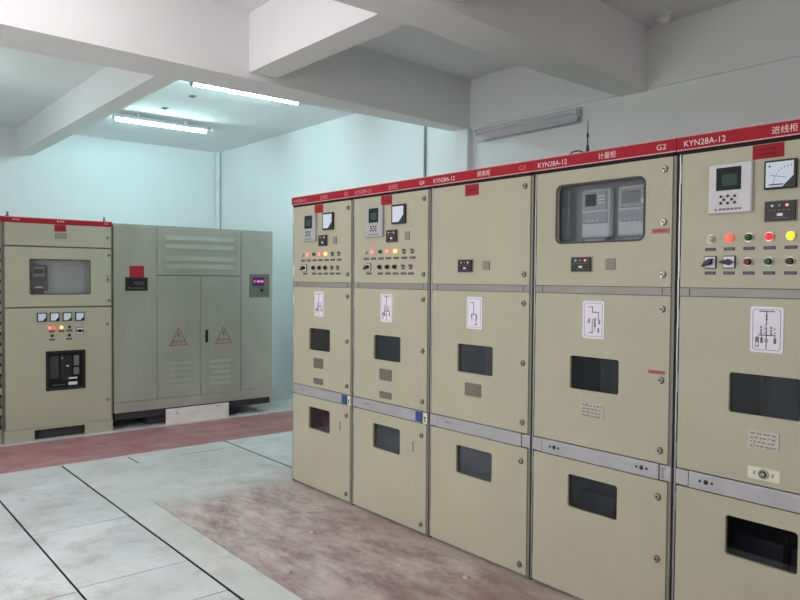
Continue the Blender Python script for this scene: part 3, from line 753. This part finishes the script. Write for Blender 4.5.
# board leaning under it
t = tag(MB().box(.54, 1.268, -.022, -.004, .001, .166, 'board', .002).cyl((.66, .115), .008, -.024, -.022, 'pier', 8).cyl((1.13, .14), .008, -.024, -.022, 'pier', 8).build('white_board'),
        'low white board standing on the floor under the stainless steel enclosure', 'board')
t.location = (LX, -.486, 0); t.rotation_euler = (0, 0, RZ)

# ------------------------------------------------------------------ lights and small fixtures
def tube_light(x, y0, y1, label):
    t = thing('tube_light', label, 'ceiling light', (x, (y0+y1)/2, ZC), 0, 'lit tube lights on the ceiling'); L = (y1-y0)/2; z = 3.50-ZC
    mb = MB(); mb.box(-.055, .055, -L, L, z+.020, z+.032, 'batten', .004); mb.box(-.03, .03, -L, L, z+.032, z+.060, 'batten', .004)
    for s in (-.5, .5): mb.box(-.014, .014, s*L-.02, s*L+.02, z+.060, 0, 'batten')
    mb.build('batten', t)
    for s in (-1, 1): MB().box(-.018, .018, s*(L-.014)-.014, s*(L-.014)+.014, z-.02, z+.022, 'batten', .004).build('lamp_holder', t)
    MB().cyl((0, z), .015, -L+.026, L-.026, 'tube_on', 16).build('tube', t, label='glowing white tube')
tube_light(-2.03, .05, 1.31, 'lit white tube light nearer the camera, beside the first ceiling beam')
tube_light(-4.19, .0, 1.22, 'lit white tube light farther back, towards the left wall above the steel enclosure')
t = thing('wall_batten_lamp', 'unlit white strip lamp fixed on the wall above the row of cabinets', 'wall light', (.375, YW, 3.02))
mb = MB(); mb.box(-.62, .62, -.05, 0, -.02, .03, 'batten', .004); mb.prism([(-.62, -.075), (.62, -.075), (.62, .07), (-.62, .07)], -.012, 0, 'batten'); mb.build('housing', t)
MB().cyl((-.075, .018), .014, -.59, .59, 'tube_off', 12, axis='x').build('tube', t)
for s in (-1, 1): MB().box(s*.605-.014, s*.605+.014, -.095, -.05, -.01, .042, 'batten', .003).build('lamp_holder', t)
mb = MB(); bb = bmesh.new()
v = [bb.verts.new(p) for p in ((-.62, -.05, -.02), (.62, -.05, -.02), (.62, -.085, -.075), (-.62, -.085, -.075), (-.62, -.052, -.024), (.62, -.052, -.024))]
bb.faces.new(v[:4]); mb._merge(bb, 'batten'); mb.build('reflector', t)

t = thing('smoke_detector', 'small white round smoke detector on the ceiling at upper right', 'smoke detector', (1.87, 2.10, ZC))
MB().cyl((0, 0), .062, -.022, 0, 'smoke_white', 20, .07, axis='z').build('base', t)
MB().cyl((0, 0), .034, -.078, -.045, 'smoke_white', 18, .054, axis='z').cyl((0, 0), .054, -.045, -.022, 'smoke_white', 18, axis='z').build('sensor_head', t)
tag(MB().cyl((-1.05, YW-.014), .013, 0, ZC, 'pvc_grey', 10, axis='z').build('conduit'), 'thin grey conduit running up the bright wall behind the row', 'pipe')
tag(MB().cyl((XL+.045, YW-.045), .035, 0, ZC-.002, 'pvc', 14, axis='z').build('drain_pipe'), 'white vertical pipe in the corner where the two bright walls meet', 'pipe')
for x, y, lab in ((-2.87, .44, 'small brown anchor plate on ceiling, the one nearer the first beam'), (-3.64, .43, 'small brown anchor plate on ceiling, the one farther from the first beam')):
    tag(MB().box(x-.04, x+.04, y-.03, y+.03, ZC-.006, ZC, 'rust').cyl((x, y), .012, ZC-.02, ZC-.006, 'rust', 8, axis='z').build('ceiling_anchor'), lab, 'anchor', 'ceiling anchors')
tag(MB().box(-4.38, -4.34, .88, 1.32, ZC-.03, ZC, 'rust', .004).build('ceiling_channel'), 'short brown channel on the ceiling beside the farther tube light', 'channel')

# crumbs of plaster on the pinkish floor
def crumb(x, y, s, label):
    bm = bmesh.new(); bmesh.ops.create_icosphere(bm, subdivisions=2, radius=1)
    for v in bm.verts: v.co = Vector((v.co.x*s*random.uniform(.75, 1.2), v.co.y*s*random.uniform(.6, 1.), (max(v.co.z, -.3)+.3)*s*.5))
    mb = MB(); mb._merge(bm, 'plaster_bit'); o = mb.build('plaster_crumb'); o.location = (x, y, 0); o.rotation_euler.z = random.uniform(0, 3)
    tag(o, label, 'debris', 'plaster crumbs on the pinkish floor')

crumb(1.10, -.51, .022, 'plaster crumb on the pinkish floor, middle one of the three pale specks')
crumb(1.54, -.94, .020, 'plaster crumb lying at the edge of the pinkish floor patch beside the trench slabs')
crumb(2.18, -.24, .020, 'plaster crumb lying closest to the foot of the tall cabinet row')
mb = MB(); pts = [(-.06, -.02), (-.02, -.004), (.02, .01), (.05, .012), (.075, .03)]
for a, b in zip(pts, pts[1:]): mb.rod((a[0], a[1], .005), (b[0], b[1], .006), .005, 'plaster_bit', 6)
o = tag(mb.build('bent_strip'), 'thin bent pale strip lying on the pinkish floor in front of the far cabinets', 'debris'); o.location = (.76, -.29, 0); o.rotation_euler.z = .6

# ------------------------------------------------------------------ daylight, camera, view
def area(name, loc, rot, sx, sy, power, col):
    l = bpy.data.lights.new(name, 'AREA'); l.shape = 'RECTANGLE'; l.size = sx; l.size_y = sy; l.energy = power; l.color = col
    o = bpy.data.objects.new(name, l); COL.objects.link(o); o.location = loc; o.rotation_euler = rot; return o
for (a, b), p in zip(WIN, (25, 122, 20)):
    area('window_daylight', ((a+b)/2, YF+.03, 1.95), (PI/2-.95, 0, 0), b-a-.1, 1.9, p, (1.0, .965, .97))
# the lit lamp of the bay above the camera's left shoulder
for y in (-1.7, -2.4, -3.1):
    l = bpy.data.lights.new('bay_lamp', 'POINT'); l.energy = 8.5; l.color = (1.0, .955, .965); l.shadow_soft_size = .06
    o = bpy.data.objects.new('bay_lamp', l); COL.objects.link(o); o.location = (.85, y, 3.40)
for y in (-2.2, -3.0):
    l = bpy.data.lights.new('far_bay_lamp', 'POINT'); l.energy = 14; l.color = (.78, 1.0, 1.0); l.shadow_soft_size = .06
    o = bpy.data.objects.new('far_bay_lamp', l); COL.objects.link(o); o.location = (-3.1, y, 3.0)
# added fill behind the camera to brighten the second beam's near face
area('rear_fill', (7.8, -2.0, 2.2), (0, PI/2, 0), 1.6, 1.6, 32, (1.0, .95, .94))

w = bpy.data.worlds.new('world'); scene.world = w; w.use_nodes = True
nt = w.node_tree; bg = nt.nodes['Background']; sky = nt.nodes.new('ShaderNodeTexSky'); sky.sky_type = 'NISHITA'; sky.sun_disc = False; sky.sun_elevation = .9
nt.links.new(sky.outputs[0], bg.inputs[0]); bg.inputs[1].default_value = .15

cam = bpy.data.cameras.new('camera'); co = bpy.data.objects.new('camera', cam); COL.objects.link(co)
cam.sensor_width = 36; cam.lens = 36*724.794/800; cam.clip_start = .05
r = Vector((0.6357446292, 0.7718599045, 0.0078137160)); u = Vector((-0.0273289090, 0.0123908629, 0.9995496972)); b = Vector((0.7714155152, -0.6356718920, 0.0289715131))
mw = Matrix((r, u, b)).transposed().to_4x4(); mw.translation = (4.88221, -2.93484, 1.58207); co.matrix_world = mw
scene.camera = co
scene.view_settings.view_transform = 'Standard'
scene.view_settings.look = 'None'
scene.view_settings.exposure = 0
